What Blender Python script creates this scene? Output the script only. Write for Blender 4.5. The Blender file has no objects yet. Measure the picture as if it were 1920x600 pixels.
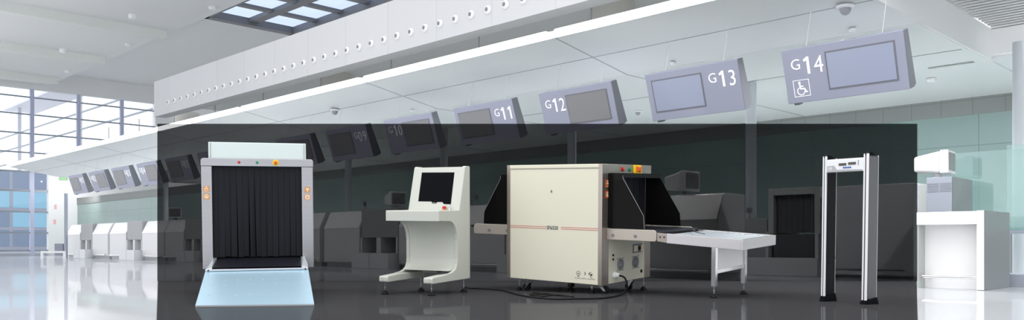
import bpy, bmesh, math, random
from math import sin, cos, pi, radians, atan, sqrt
from mathutils import Matrix, Vector
random.seed(4)
S = bpy.context.scene
COL = S.collection
# ------------------------------------------------------------------ camera
# eye 0.47 m above the hall floor, 45 degrees to the check-in row; X right, Y ahead, Z up
EYE = 0.47
cd = bpy.data.cameras.new('camera'); cam = bpy.data.objects.new('camera', cd); COL.objects.link(cam)
cam.location = (0, 0, EYE); cam.rotation_euler = (pi / 2, 0, 0)
cd.sensor_width = 36; cd.lens = 29.25; cd.shift_y = 158 / 1920; cd.clip_end = 400; cd.clip_start = 0.05
S.camera = cam
S.view_settings.view_transform = 'Standard'; S.view_settings.look = 'None'
S.view_settings.gamma = 1; S.view_settings.use_curve_mapping = False
S.view_settings.exposure = 0.0

# ------------------------------------------------------------------ materials
def s2l(c):
    c = c / 255
    return c / 12.92 if c <= .04045 else ((c + .055) / 1.055) ** 2.4
def rgb(*c): return (s2l(c[0]), s2l(c[1]), s2l(c[2]), 1)
def new_mat(name):
    m = bpy.data.materials.new(name); m.use_nodes = True
    return m, m.node_tree.nodes, m.node_tree.links
def pmat(name, col, rough=.5, metal=0., spec=.5, var=.0, scale=(6, 6, 6), emit=None, es=1.):
    m, n, l = new_mat(name); b = n['Principled BSDF']
    b.inputs['Base Color'].default_value = rgb(*col); b.inputs['Roughness'].default_value = rough
    b.inputs['Metallic'].default_value = metal; b.inputs['Specular IOR Level'].default_value = spec
    if emit:
        b.inputs['Emission Color'].default_value = rgb(*emit); b.inputs['Emission Strength'].default_value = es
    if var:
        tc = n.new('ShaderNodeTexCoord'); mp = n.new('ShaderNodeMapping'); mp.inputs['Scale'].default_value = scale
        nz = n.new('ShaderNodeTexNoise'); nz.inputs['Scale'].default_value = 1; nz.inputs['Detail'].default_value = 4
        mx = n.new('ShaderNodeMix'); mx.data_type = 'RGBA'
        mx.inputs[6].default_value = tuple(x * (1 - var) for x in rgb(*col)[:3]) + (1,)
        mx.inputs[7].default_value = tuple(min(1, x * (1 + var)) for x in rgb(*col)[:3]) + (1,)
        l.new(tc.outputs['Object'], mp.inputs[0]); l.new(mp.outputs[0], nz.inputs['Vector'])
        l.new(nz.outputs['Fac'], mx.inputs[0]); l.new(mx.outputs[2], b.inputs['Base Color'])
    return m
def floor_mat(name, c1, c2, gloss, rough, tile, mortar):
    m, n, l = new_mat(name); n.remove(n['Principled BSDF'])
    tc = n.new('ShaderNodeTexCoord'); br = n.new('ShaderNodeTexBrick'); br.offset = 0
    br.inputs['Scale'].default_value = 1; br.inputs['Brick Width'].default_value = tile; br.inputs['Row Height'].default_value = tile
    br.inputs['Mortar Size'].default_value = .003
    br.inputs['Color1'].default_value = rgb(*c1); br.inputs['Color2'].default_value = rgb(*c2); br.inputs['Mortar'].default_value = rgb(*mortar)
    l.new(tc.outputs['Object'], br.inputs['Vector'])
    d = n.new('ShaderNodeBsdfDiffuse'); g = n.new('ShaderNodeBsdfGlossy'); g.inputs['Roughness'].default_value = rough
    g.inputs['Color'].default_value = (.95, .96, .97, 1)
    nz = n.new('ShaderNodeTexNoise'); nz.inputs['Scale'].default_value = 1.3; bp = n.new('ShaderNodeBump')
    bp.inputs['Strength'].default_value = .012; bp.inputs['Distance'].default_value = .02
    l.new(tc.outputs['Object'], nz.inputs['Vector']); l.new(nz.outputs['Fac'], bp.inputs['Height']); l.new(bp.outputs[0], g.inputs['Normal'])
    mx = n.new('ShaderNodeMixShader'); mx.inputs[0].default_value = gloss
    l.new(br.outputs['Color'], d.inputs['Color']); l.new(d.outputs[0], mx.inputs[1]); l.new(g.outputs[0], mx.inputs[2])
    l.new(mx.outputs[0], n['Material Output'].inputs[0])
    return m
def grid_mat(name, c1, mortar, w, h, rough, metal=0, size=.006, spec=.5):
    m, n, l = new_mat(name); b = n['Principled BSDF']
    tc = n.new('ShaderNodeTexCoord'); sx = n.new('ShaderNodeSeparateXYZ'); cb = n.new('ShaderNodeCombineXYZ')
    br = n.new('ShaderNodeTexBrick'); br.offset = 0
    br.inputs['Scale'].default_value = 1; br.inputs['Brick Width'].default_value = w; br.inputs['Row Height'].default_value = h
    br.inputs['Mortar Size'].default_value = size
    br.inputs['Color1'].default_value = rgb(*c1); br.inputs['Color2'].default_value = rgb(*[min(255, x + 3) for x in c1]); br.inputs['Mortar'].default_value = rgb(*mortar)
    l.new(tc.outputs['Object'], sx.inputs[0]); l.new(sx.outputs[0], cb.inputs[0]); l.new(sx.outputs[2], cb.inputs[1])
    l.new(cb.outputs[0], br.inputs['Vector']); l.new(br.outputs['Color'], b.inputs['Base Color'])
    b.inputs['Roughness'].default_value = rough; b.inputs['Metallic'].default_value = metal; b.inputs['Specular IOR Level'].default_value = spec
    return m
def glass_mat(name, tint, gloss=.05, rough=.0, diffuse=None, dfac=.0):
    m, n, l = new_mat(name); n.remove(n['Principled BSDF'])
    t = n.new('ShaderNodeBsdfTransparent'); t.inputs[0].default_value = tuple(tint) + (1,)
    g = n.new('ShaderNodeBsdfGlossy'); g.inputs['Roughness'].default_value = rough
    mx = n.new('ShaderNodeMixShader'); mx.inputs[0].default_value = gloss
    l.new(g.outputs[0], mx.inputs[2]); last = t
    if diffuse:
        d = n.new('ShaderNodeBsdfDiffuse'); d.inputs[0].default_value = rgb(*diffuse)
        m2 = n.new('ShaderNodeMixShader'); m2.inputs[0].default_value = dfac
        l.new(t.outputs[0], m2.inputs[1]); l.new(d.outputs[0], m2.inputs[2]); last = m2
    l.new(last.outputs[0], mx.inputs[1]); l.new(mx.outputs[0], n['Material Output'].inputs[0])
    return m
MT = dict(
    floor=floor_mat('polished_floor', (200, 202, 206), (197, 199, 204), .5, .035, 1.2, (192, 194, 199)),
    platform=floor_mat('dark_platform', (60, 60, 62), (60, 60, 62), .13, .05, 50, (58, 58, 60)),
    smoked=glass_mat('overlay_dark_glass', (.30, .30, .30), .0),
    clear=glass_mat('clear_glass', (.96, .975, .98), .04),
    teal=glass_mat('teal_glass', (.90, .96, .955), .07, .02, (165, 195, 190), .18),
    sky_glass=glass_mat('skylight_glass', (.72, .78, .88), .03),
    wall=grid_mat('teal_wall_panels', (148, 170, 166), (120, 140, 137), 1.5, 2.2, .25),
    band=grid_mat('grey_band', (140, 144, 142), (120, 124, 122), .51, 3, .5),
    white=pmat('white_paint', (236, 237, 238), .55),
    offwhite=pmat('offwhite_paint', (226, 228, 229), .6),
    bulk=grid_mat('bulkhead_panels', (196, 197, 200), (176, 177, 180), 1.5, 9, .6),
    ceil=pmat('ceiling_paint', (226, 227, 228), .8, var=.02, scale=(.3, .3, .3)),
    rib=pmat('ceiling_rib', (226, 228, 225), .7),
    soffit=pmat('canopy_soffit', (222, 226, 226), .38, var=.02, scale=(.5, .5, .5)),
    groove=pmat('groove', (168, 173, 174), .7),
    strip=pmat('light_strip', (255, 255, 255), .5, emit=(255, 255, 255), es=6),
    counter=pmat('counter_white', (216, 217, 219), .3),
    counter2=pmat('counter_flap', (250, 250, 250), .25),
    kick=pmat('kick_plate', (170, 172, 175), .4),
    grey=pmat('belt_hood_grey', (158, 160, 163), .4),
    greybase=pmat('belt_base_grey', (214, 216, 219), .35),
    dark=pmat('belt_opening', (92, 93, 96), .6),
    sign=pmat('sign_lilac', (160, 163, 182), .4),
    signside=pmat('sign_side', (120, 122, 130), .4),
    screen_b=pmat('sign_screen_blue', (160, 168, 190), .25),
    screen_g=pmat('sign_screen_grey', (135, 135, 138), .25),
    letter=pmat('white_lettering', (250, 250, 250), .5, emit=(255, 255, 255), es=.25),
    column=pmat('column_paint', (196, 202, 206), .35),
    drum=pmat('drum_paint', (208, 206, 200), .6),
    mull=pmat('mullion', (186, 191, 216), .4),
    mulldark=pmat('transom', (146, 156, 168), .4),
    steel=pmat('brushed_steel', (176, 176, 180), .24, .95, var=.10, scale=(3, 3, 60)),
    steelp=pmat('warm_steel', (168, 158, 150), .3, .8, var=.08, scale=(3, 3, 50)),
    chrome=pmat('chrome', (225, 225, 228), .12, 1.),
    railm=pmat('rail_metal', (186, 178, 168), .4, .4, var=.05, scale=(8, 2, 2)),
    cream=pmat('cream_powder_coat', (222, 219, 200), .45),
    creamseam=pmat('seam', (150, 148, 135), .6),
    consolem=pmat('console_paint', (196, 199, 191), .42),
    consoled=pmat('console_slot', (70, 68, 66), .6),
    black=pmat('black_rubber', (12, 13, 15), .5, spec=.2),
    blackg=pmat('black_glossy', (12, 13, 17), .35, spec=.04),
    curtain=pmat('lead_curtain', (26, 29, 35), .55, spec=.2, var=.3, scale=(14, 14, 1.5)),
    belt=pmat('conveyor_belt', (22, 24, 32), .4, spec=.25),
    acrylic=glass_mat('smoked_acrylic', (.24, .23, .23), .01, .02, (20, 19, 19), .82),
    topbox=pmat('pale_box', (212, 224, 223), .4),
    ramp=pmat('zinc_sheet', (176, 208, 226), .33, .45, var=.07, scale=(1.2, 2, 2)),
    aluminium=pmat('aluminium', (218, 224, 230), .3, .8),
    tray=pmat('steel_tray', (205, 203, 204), .3, .7, var=.06, scale=(2, 30, 30)),
    red=pmat('red', (200, 32, 24), .35), green=pmat('green', (20, 140, 92), .35), yellow=pmat('yellow', (240, 205, 20), .4),
    redline=pmat('red_line', (205, 90, 84), .5), orange=pmat('orange', (226, 96, 32), .4), sticker=pmat('sticker_orange', (206, 146, 92), .5),
    stickerb=pmat('sticker_rust', (196, 84, 36), .5), pale=pmat('sticker_mark', (250, 232, 206), .5), ink=pmat('ink', (52, 50, 48), .5), redink=pmat('red_ink', (170, 26, 26), .5),
    lblue=pmat('blue_button', (30, 84, 170), .3), display=pmat('dark_display', (78, 70, 68), .3), badge=pmat('grey_badge', (172, 174, 178), .5), redled=pmat('red_light_line', (62, 14, 20), .4),
    header=pmat('detector_header', (226, 229, 232), .35), dgrey=pmat('detector_panel', (88, 88, 92), .4), dblack=pmat('detector_inner', (18, 18, 22), .5, spec=.15), dunder=pmat('detector_under', (140, 140, 140), .5),
    crt=pmat('monitor_plastic', (226, 226, 226), .45), crts=pmat('monitor_screen', (130, 131, 132), .25), silver=pmat('silver_cabinet', (168, 174, 187), .3, .2),
    sidegrey=pmat('side_grey', (130, 135, 136), .35), beige=pmat('beige_grey', (186, 190, 188), .45), louver=pmat('louver', (150, 154, 165), .4),
    slat=pmat('slat_white', (205, 206, 206), .5), slatb=pmat('slat_back', (92, 94, 94), .8),
    skyl=pmat('skylight_frame', (112, 114, 120), .5), hgreen=pmat('exit_green', (190, 232, 184), .4, emit=(150, 235, 150), es=.12), notice=pmat('notice_red', (238, 180, 184), .5),
    bwall=pmat('facade_grey', (176, 180, 198), .5), bwin=pmat('facade_blue_glass', (142, 158, 186), .15), bsky=pmat('facade_sky_reflection', (160, 212, 240), .15), extw=pmat('outdoor_white', (215, 216, 226), .5),  # bsky: reflected sky put into the pane colour
    postblue=pmat('dark_blue_post', (160, 165, 180), .4),
)

# ------------------------------------------------------------------ mesh builder
class B:
    def __init__(s): s.bm = bmesh.new()
    def box(s, x0, x1, y0, y1, z0, z1):
        v = [s.bm.verts.new((x, y, z)) for z in (z0, z1) for x, y in ((x0, y0), (x1, y0), (x1, y1), (x0, y1))]
        for f in ((3, 2, 1, 0), (4, 5, 6, 7), (0, 1, 5, 4), (1, 2, 6, 5), (2, 3, 7, 6), (3, 0, 4, 7)):
            s.bm.faces.new([v[i] for i in f])
        return s
    def prism(s, pts, ax, lo, hi):
        def P(p, t): return {'x': (t, p[0], p[1]), 'y': (p[0], t, p[1]), 'z': (p[0], p[1], t)}[ax]
        a = [s.bm.verts.new(P(p, lo)) for p in pts]; b = [s.bm.verts.new(P(p, hi)) for p in pts]
        n = len(pts)
        s.bm.faces.new(a); s.bm.faces.new(b[::-1])
        for i in range(n): s.bm.faces.new((a[i], b[i], b[(i + 1) % n], a[(i + 1) % n]))
        return s
    def hexa(s, lo, hi):
        a = [s.bm.verts.new(p) for p in lo]; b = [s.bm.verts.new(p) for p in hi]; n = len(lo)
        s.bm.faces.new(a[::-1]); s.bm.faces.new(b)
        for i in range(n): s.bm.faces.new((a[i], a[(i + 1) % n], b[(i + 1) % n], b[i]))
        return s
    def cyl(s, p0, p1, r, r2=None, seg=20):
        r2 = r if r2 is None else r2
        p0 = Vector(p0); p1 = Vector(p1); d = (p1 - p0).normalized()
        u = d.orthogonal().normalized(); w = d.cross(u)
        a = [s.bm.verts.new(p0 + (u * cos(2 * pi * i / seg) + w * sin(2 * pi * i / seg)) * r) for i in range(seg)]
        b = [s.bm.verts.new(p1 + (u * cos(2 * pi * i / seg) + w * sin(2 * pi * i / seg)) * r2) for i in range(seg)]
        s.bm.faces.new(a[::-1]); s.bm.faces.new(b)
        for i in range(seg): s.bm.faces.new((a[i], a[(i + 1) % seg], b[(i + 1) % seg], b[i]))
        return s
    def ring(s, p0, p1, r, ri, seg=20):
        p0 = Vector(p0); p1 = Vector(p1); d = (p1 - p0).normalized(); u = d.orthogonal().normalized(); w = d.cross(u)
        R = []
        for p, q in ((p0, r), (p1, r), (p1, ri), (p0, ri)):
            R.append([s.bm.verts.new(p + (u * cos(2 * pi * i / seg) + w * sin(2 * pi * i / seg)) * q) for i in range(seg)])
        for k in range(4):
            A, C = R[k], R[(k + 1) % 4]
            for i in range(seg): s.bm.faces.new((A[i], A[(i + 1) % seg], C[(i + 1) % seg], C[i]))
        return s
    def lathe(s, c, prof, seg=20, ax=(0, 0, 1)):
        c = Vector(c); d = Vector(ax).normalized(); u = d.orthogonal().normalized(); w = d.cross(u)
        R = [[s.bm.verts.new(c + d * z + (u * cos(2 * pi * i / seg) + w * sin(2 * pi * i / seg)) * max(r, .0005)) for i in range(seg)] for r, z in prof]
        for A, C in zip(R, R[1:]):
            for i in range(seg): s.bm.faces.new((A[i], A[(i + 1) % seg], C[(i + 1) % seg], C[i]))
        s.bm.faces.new(R[0][::-1]); s.bm.faces.new(R[-1])
        return s
    def tube(s, pts, r, seg=8):
        pts = [Vector(p) for p in pts]; R = []
        for i, p in enumerate(pts):
            d = (pts[min(i + 1, len(pts) - 1)] - pts[max(i - 1, 0)]).normalized()
            u = d.cross(Vector((0, 0, 1))); u = u.normalized() if u.length > .05 else d.orthogonal().normalized(); w = d.cross(u)
            R.append([s.bm.verts.new(p + (u * cos(2 * pi * k / seg) + w * sin(2 * pi * k / seg)) * r) for k in range(seg)])
        for A, C in zip(R, R[1:]):
            for k in range(seg): s.bm.faces.new((A[k], A[(k + 1) % seg], C[(k + 1) % seg], C[k]))
        s.bm.faces.new(R[0][::-1]); s.bm.faces.new(R[-1])
        return s
    def text(s, body, size, M, depth=.002, offset=0, serif=False):
        cu = bpy.data.curves.new('t', 'FONT'); cu.body = body; cu.size = size; cu.extrude = depth; cu.offset = offset
        cu.align_x = 'LEFT'; cu.resolution_u = 3
        o = bpy.data.objects.new('t', cu); COL.objects.link(o)
        me = bpy.data.meshes.new_from_object(o.evaluated_get(bpy.context.evaluated_depsgraph_get()))
        me.transform(M); s.bm.from_mesh(me)
        bpy.data.objects.remove(o); bpy.data.meshes.remove(me); bpy.data.curves.remove(cu)
        return s
    def xf(s, M): bmesh.ops.transform(s.bm, matrix=M, verts=s.bm.verts); return s
    def obj(s, name, mat, parent=None, bevel=0, smooth=False, seg=2):
        bmesh.ops.recalc_face_normals(s.bm, faces=s.bm.faces)
        me = bpy.data.meshes.new(name); s.bm.to_mesh(me); s.bm.free()
        o = bpy.data.objects.new(name, me); COL.objects.link(o); o.data.materials.append(MT[mat])
        if smooth:
            for p in me.polygons: p.use_smooth = True
            me.set_sharp_from_angle(angle=radians(35))
        if bevel:
            b = o.modifiers.new('bevel', 'BEVEL'); b.width = bevel; b.segments = seg; b.limit_method = 'ANGLE'; b.angle_limit = radians(40)
        if parent is not None: o.parent = parent
        return o
def tag(o, label=None, cat=None, group=None, kind=None):
    if label: o['label'] = label
    if cat: o['category'] = cat
    if group: o['group'] = group
    if kind: o['kind'] = kind
    return o
def thing(name, label, cat, M=None, group=None):
    o = bpy.data.objects.new(name, None); COL.objects.link(o); o.empty_display_size = .1
    if M is not None: o.matrix_world = M
    return tag(o, label, cat, group)
def copy_tree(o, parent=None):
    c = o.copy(); COL.objects.link(c)
    if parent is not None: c.parent = parent
    for ch in o.children: copy_tree(ch, c)
    return c
# hall frame: hx runs along the row towards the right and nearer, hy away from the viewer behind the row
RH = Matrix.Rotation(radians(-45), 4, 'Z')
def HM(hx=0, hy=0, z=0, rz=0):
    p = RH @ Vector((hx, hy, z)); return Matrix.Translation(p) @ Matrix.Rotation(radians(-45 + rz), 4, 'Z')
def place(o, M): o.matrix_world = M; return o
def struct(b, name, mat, M=None, **k):
    o = b.obj(name, mat, **k); o['kind'] = 'structure'
    if M is not None: o.matrix_world = M
    return o
H0 = HM()

# ------------------------------------------------------------------ setting
struct(B().box(-60, 40, -10, 130, -.2, 0), 'floor', 'floor')
A_END = -51.0                        # the window wall across the far end of the hall
WB = 16.0                            # back wall behind the counters
struct(B().box(A_END, 6, WB, WB + .2, 0, 2.74), 'wall_back', 'wall', H0)
struct(B().box(A_END, 6, WB - .03, WB + .2, 2.74, 3.1), 'trim_1', 'band', H0)
struct(B().box(A_END - .3, A_END, 14.5, 21, 0, 4.4), 'wall_left', 'white', H0)
struct(B().box(A_END - .3, A_END, 20.4, 34, 4.4, 12), 'wall_left', 'white', H0)
struct(B().box(A_END - .3, A_END, 2, 20.4, 9.0, 10.0), 'trim_2', 'ceil', H0)
# bulkhead with air nozzles
struct(B().box(-25.1, -2.2, 10, 10.35, 4.27, 5.31), 'wall_bulkhead', 'bulk', H0)
struct(B().box(-25.1, -2.2, 10.36, 17, 4.68, 4.8), 'ceiling', 'offwhite', H0)
# big roof
struct(B().box(A_END, -19, -4, 14.2, 9.3, 9.5), 'ceiling', 'ceil', H0)
struct(B().box(A_END, -19, 14.2, 14.5, 9.3, 10.2), 'trim_3', 'offwhite', H0)
bb = B().box(A_END, -33.5, 14.5, 34, 10, 10.2)
bb.box(-33.5, -22, 19.6, 34, 10, 10.2); bb.box(-33.5, -22, 14.5, 15.2, 10, 10.2); bb.box(-22, -10, 14.5, 34, 10, 10.2)
struct(bb, 'ceiling', 'offwhite', H0)
rib0 = B().prism([(-3.8, 9.3), (14.2, 9.3), (14.2, 9.0), (12, 8.93), (4, 8.93), (-3.8, 9.0)], 'x', -.2, .2).obj('trim_4', 'rib')
for i, hx in enumerate((-34.6, -41.5, -48.4)):
    o = rib0 if i == 0 else rib0.copy()
    if i: COL.objects.link(o)
    o['kind'] = 'structure'; place(o, HM(hx, 0, 0)); o.name = 'trim_%d' % (4 + i)
# skylight
sk = tag(B().box(-33.5, -22, 15.2, 15.5, 9.85, 10.15).box(-33.5, -22, 19.3, 19.6, 9.85, 10.15).box(-33.5, -33.1, 15.2, 19.6, 9.85, 10.15).box(-22.4, -22, 15.2, 19.6, 9.85, 10.15)
       .box(-33.3, -22.2, 17.2, 17.6, 9.98, 10.15).obj('window_frame', 'skyl'), kind='structure')
sk.name = 'window_2'; place(sk, H0)
for k in range(5):
    x = -31.2 + k * 1.9
    B().box(x - .16, x + .16, 15.3, 19.5, 10.0, 10.11).obj('glazing_bar', 'skyl', sk)
B().box(-33.2, -22.3, 15.3, 19.4, 10.12, 10.14).obj('pane', 'sky_glass', sk)
# end window wall
w1 = B()
for k in range(-4, 6):
    y = 13.7 + 2.38 * k
    if y < 2 or y > 20.6: continue
    hi = 9.0
    w1.box(-.18, .0, y - .1, y + .1, 0 if y < 14.4 else 4.4, hi)
w1 = w1.obj('window_1', 'mull'); w1['kind'] = 'structure'; place(w1, HM(A_END, 0, 0))
tr = B()
for z in (.12, 1.1, 2.25, 3.4, 4.45):
    tr.box(-.14, -.02, 2, 14.5, z - .05, z + .05)
tr.obj('transom', 'mulldark', w1)
tr = B()
for z in (5.5, 6.55, 7.6, 8.55):
    tr.box(-.14, -.04, 2, 20.4, z - .035, z + .035)
tr.obj('transom', 'mulldark', w1)
B().box(-.10, -.08, 2, 14.5, 0, 9.0).obj('pane', 'clear', w1)
B().box(-.10, -.08, 14.5, 20.4, 4.4, 9.0).obj('pane', 'clear', w1)

# office building and canopy rails outside
ob = thing('office_building', 'blue-grey glass office building standing outside beyond the end windows', 'building', HM(-78, 12, 0))
B().box(-8, 0, -4, 19, 0, 6.6).obj('facade', 'bwall', ob)
for r in range(4):
    for c in range(14):
        sky = (r, c) in ((2, 6), (2, 7), (1, 7), (2, 8), (1, 8), (2, 9), (1, 9))
        y = -3.7 + c * 1.6
        p = B().box(-.02, .03, y, y + 1.35, .3 + r * 1.6, .3 + r * 1.6 + 1.35).obj('window', 'bsky' if sky else 'bwin', ob)
oc = thing('outdoor_walkway_roof', 'white steel walkway roof outside seen through the upper end windows', 'roof', HM(-52.5, 22, 0))
for k, (y, z) in enumerate(((0, 10.7), (-1.2, 8.9), (-2.2, 7.3))):
    B().box(-45, 0, y - .05, y + .05, z - .05, z + .05).obj('rail', 'mulldark', oc)
B().box(-45, -6, 1.5, 4.5, 14.2, 14.4).obj('roof_slab', 'extw', oc)
for x in (-42, -24, -8): B().box(x - .15, x + .15, -.15 + 2.2, .15 + 2.2, 0, 14.2).obj('post', 'extw', oc)

# ------------------------------------------------------------------ check-in canopy
AE, AR = -34.5, -3.5
prof = [(8.48, 3.30), (8.48, 3.40), (9.2, 3.46), (WB, 3.46), (WB, 3.04), (10.1, 3.03)]
cn = thing('check_in_canopy', 'long pale grey canopy with bright light strips over the check-in counters', 'canopy', H0)
B().prism(prof, 'x', AE, AR).obj('soffit', 'soffit', cn)
B().box(AR, 2.5, 13.0, WB, 3.06, 3.5).obj('soffit', 'soffit', cn)
B().box(AR + .01, 2.5, 12.9, 13.0, 3.1, 3.46).obj('fascia', 'white', cn, bevel=.004)
seams = [-7.65 - 4.45 * i for i in range(7)]
edges = [AR] + seams
for i in range(7):
    x1 = edges[i] - .08; x0 = (edges[i + 1] if i + 1 < len(edges) else AE) + .08
    x0 = max(x0, AE + .02)
    B().box(x0, x1, 8.38, 8.475, 3.30, 3.385).obj('light_strip', 'strip', cn)
def soffit_z(y): return 3.3 - .27 * (y - 8.48) / 1.62 if y < 10.1 else 3.03
for sx in seams:
    if sx > AE + .5:
        B().prism([(8.5, soffit_z(8.5) - .003), (10.1, 3.027), (WB - .1, 3.035), (WB - .1, 3.05), (10.1, 3.04), (8.5, soffit_z(8.5) + .01)], 'x', sx - .012, sx + .012).obj('seam', 'groove', cn)
for y in (9.3, 11.9): B().box(AE + .2, AR - .05, y - .009, y + .009, soffit_z(y) - .004, soffit_z(y) + .02).obj('seam', 'groove', cn)
for sx in range(9):
    x = -9.0 - sx * 2.8
    B().cyl((x, 10.9, 3.45), (x, 10.9, 4.679), .014, seg=6).obj('hanger_rod', 'kick', cn)
# slatted ceiling on the right
sl = B()
for k in range(30):
    y = 8.9 + k * .135
    sl.box(AR + .04, 3.5, y, y + .06, 3.475, 3.53)
struct(sl, 'ceiling', 'slat', H0)
struct(B().box(AR + .04, 3.5, 8.85, 13.1, 3.66, 3.72), 'ceiling', 'slatb', H0)
cs = struct(B().box(AR + .001, AR + .03, 8.48, 12.9, 3.04, 3.47), 'trim_8', 'offwhite', H0)
fx = thing('ceiling_fixture', 'small white box lamp at the edge of the slatted ceiling', 'lamp', HM(-3.0, 10.95, 3.5))
B().box(-.12, .22, -.14, .14, 0, .12).obj('housing', 'white', fx, bevel=.01); B().box(-.07, .17, -.09, .09, -.008, 0).obj('lens', 'beige', fx)

# columns
c0 = B().cyl((0, 0, 0), (0, 0, 3.03), .085, seg=28).obj('round_column', 'column', smooth=True)
cl = ['round column rising behind the silver cabinet and glass screens at the right', 'round column behind the dark X-ray arch under sign G13', 'round column rising behind the cream X-ray machine under sign G12',
      'round column behind the operator console between signs G10 and G11', 'round column to the left of the operator console below sign G09', 'round column hidden behind the curtained scanner', 'round column seen at the left side of the curtained scanner', 'far round column beside sign G04']
for i in range(8):
    if i == 5: continue
    u = .000398 + .0001 * i; a = 12 * (3120 * u - 1)
    o = c0 if i == 0 else c0.copy()
    if i: COL.objects.link(o)
    place(o, HM(-a, 12)); tag(o, cl[i], 'column', 'round columns behind the counters')
d0 = B().cyl((0, 0, 3.46), (0, 0, 4.68), .39, seg=40).obj('ceiling_drum', 'drum', smooth=True)
for i, (u, lb) in enumerate(((.000572, 'wide round drum above the canopy near sign G13'), (.0008125, 'wide round drum above the canopy near sign G09'), (.001053, 'wide round drum above the canopy at the far left'))):
    o = d0 if i == 0 else d0.copy()
    if i: COL.objects.link(o)
    place(o, HM(-11.5 * (3120 * u - 1), 11.5)); tag(o, lb, 'column', 'wide drums above the canopy')
# air nozzles
nz0 = thing('air_nozzle', 'round white air nozzle in the long row on the bulkhead', 'air nozzle', None, 'round air nozzles along the bulkhead')
B().lathe((0, 0, 0), [(.075, 0), (.075, .02), (.05, .05), (.04, .05)], 20, (0, -1, 0)).obj('housing', 'white', nz0, smooth=True)
B().cyl((0, -.045, 0), (0, -.053, 0), .039).obj('opening', 'signside', nz0)
zn = .47 + .29 * 1.4142 * 10
for i in range(34):
    u = .000632 + i * .0000139
    o = nz0 if i == 0 else copy_tree(nz0)
    place(o, HM(-10 * (3120 * u - 1), 10, zn))

# ------------------------------------------------------------------ signs
def sign(num, lab):
    i = 14 - num; u = .0004845 + .0000685 * i
    a = 8.9 * (3120 * u - 1); w = 1.345; h = .615
    t = thing('gate_sign', lab, 'sign', HM(-a, 8.9, 2.677) @ Matrix.Rotation(radians(18), 4, 'X'), 'hanging check-in signs')
    # board: x 0..w, z 0..-h, front face y=0
    B().prism([(0, 0), (.13, 0), (.19, -h * .96), (.12, -h), (0, -h)], 'x', 0, w).obj('board', 'sign', t, bevel=.006)
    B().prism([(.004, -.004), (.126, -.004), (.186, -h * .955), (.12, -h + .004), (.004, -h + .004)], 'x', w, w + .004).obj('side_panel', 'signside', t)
    right = num % 2 == 1
    sx0, sx1 = (.06 * w, .62 * w) if right else (.37 * w, .93 * w)
    sz0, sz1 = -.83 * h, -.14 * h
    B().box(sx0, sx1, -.004, .0, sz0, sz1).obj('screen_bezel', 'signside', t)
    B().box(sx0 + .018, sx1 - .018, -.007, -.002, sz0 + .018, sz1 - .018).obj('screen', 'screen_b' if num > 12 else 'screen_g', t)
    tx = .68 * w if right else .065 * w
    RM = Matrix.Rotation(pi / 2, 4, 'X')
    B().text('G', .17, Matrix.Translation((tx, -.002, -.235)) @ RM, offset=-.001).obj('letter', 'letter', t)
    nb = B()
    for j, ch in enumerate('%02d' % num):
        gx_ = tx + .128 + j * .145
        if ch == '1':
            nb.prism([(gx_ + .066, -.30), (gx_ + .095, -.30), (gx_ + .095, -.108), (gx_ + .070, -.108), (gx_ + .026, -.140), (gx_ + .041, -.161), (gx_ + .066, -.145)], 'y', -.004, 0)
        else:
            nb.text(ch, .27, Matrix.Translation((gx_, -.002, -.30)) @ RM @ Matrix.Scale(.85, 4, (1, 0, 0)), offset=-.001)
    nb.obj('number', 'letter', t)
    for x in (.25, w - .25): B().cyl((x, .10, -.02), (x, .36, .36), .0035, seg=6).obj('hanger', 'soffit', t)
    B().box(.06, .12, .02, .11, -h - .025, -h).obj('clip', 'signside', t)
    if num == 14:
        bx0, bz0, q = .09, -.545, .19
        g = B()
        for r in ((0, q, 0, .006), (0, q, q - .006, q), (0, .006, 0, q), (q - .006, q, 0, q)):
            g.box(bx0 + r[0], bx0 + r[1], -.003, 0, bz0 + r[2], bz0 + r[3])
        c = Vector((bx0 + .085, -.002, bz0 + .068))
        g.cyl((bx0 + .075, -.004, bz0 + .158), (bx0 + .075, 0, bz0 + .158), .014)
        def seg(p, q2, r=.007): g.prism([(bx0 + p[0] - (q2[1] - p[1]) / L(p, q2) * r, bz0 + p[1] + (q2[0] - p[0]) / L(p, q2) * r), (bx0 + p[0] + (q2[1] - p[1]) / L(p, q2) * r, bz0 + p[1] - (q2[0] - p[0]) / L(p, q2) * r),
                                           (bx0 + q2[0] + (q2[1] - p[1]) / L(p, q2) * r, bz0 + q2[1] - (q2[0] - p[0]) / L(p, q2) * r), (bx0 + q2[0] - (q2[1] - p[1]) / L(p, q2) * r, bz0 + q2[1] + (q2[0] - p[0]) / L(p, q2) * r)], 'y', -.003, 0)
        def L(p, q2): return sqrt((q2[0] - p[0]) ** 2 + (q2[1] - p[1]) ** 2)
        seg((.076, .142), (.082, .088), .009); seg((.079, .115), (.118, .115), .006); seg((.082, .088), (.128, .088), .008); seg((.126, .09), (.146, .045), .008); seg((.142, .045), (.162, .052), .006)
        arc = [(.084 + .043 * cos(t2), .062 + .043 * sin(t2)) for t2 in [radians(115 + 22 * k) for k in range(12)]]
        for p, q2 in zip(arc, arc[1:]): seg(p, q2, .005)
        g.obj('wheelchair_symbol', 'letter', t)
    return t
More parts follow.
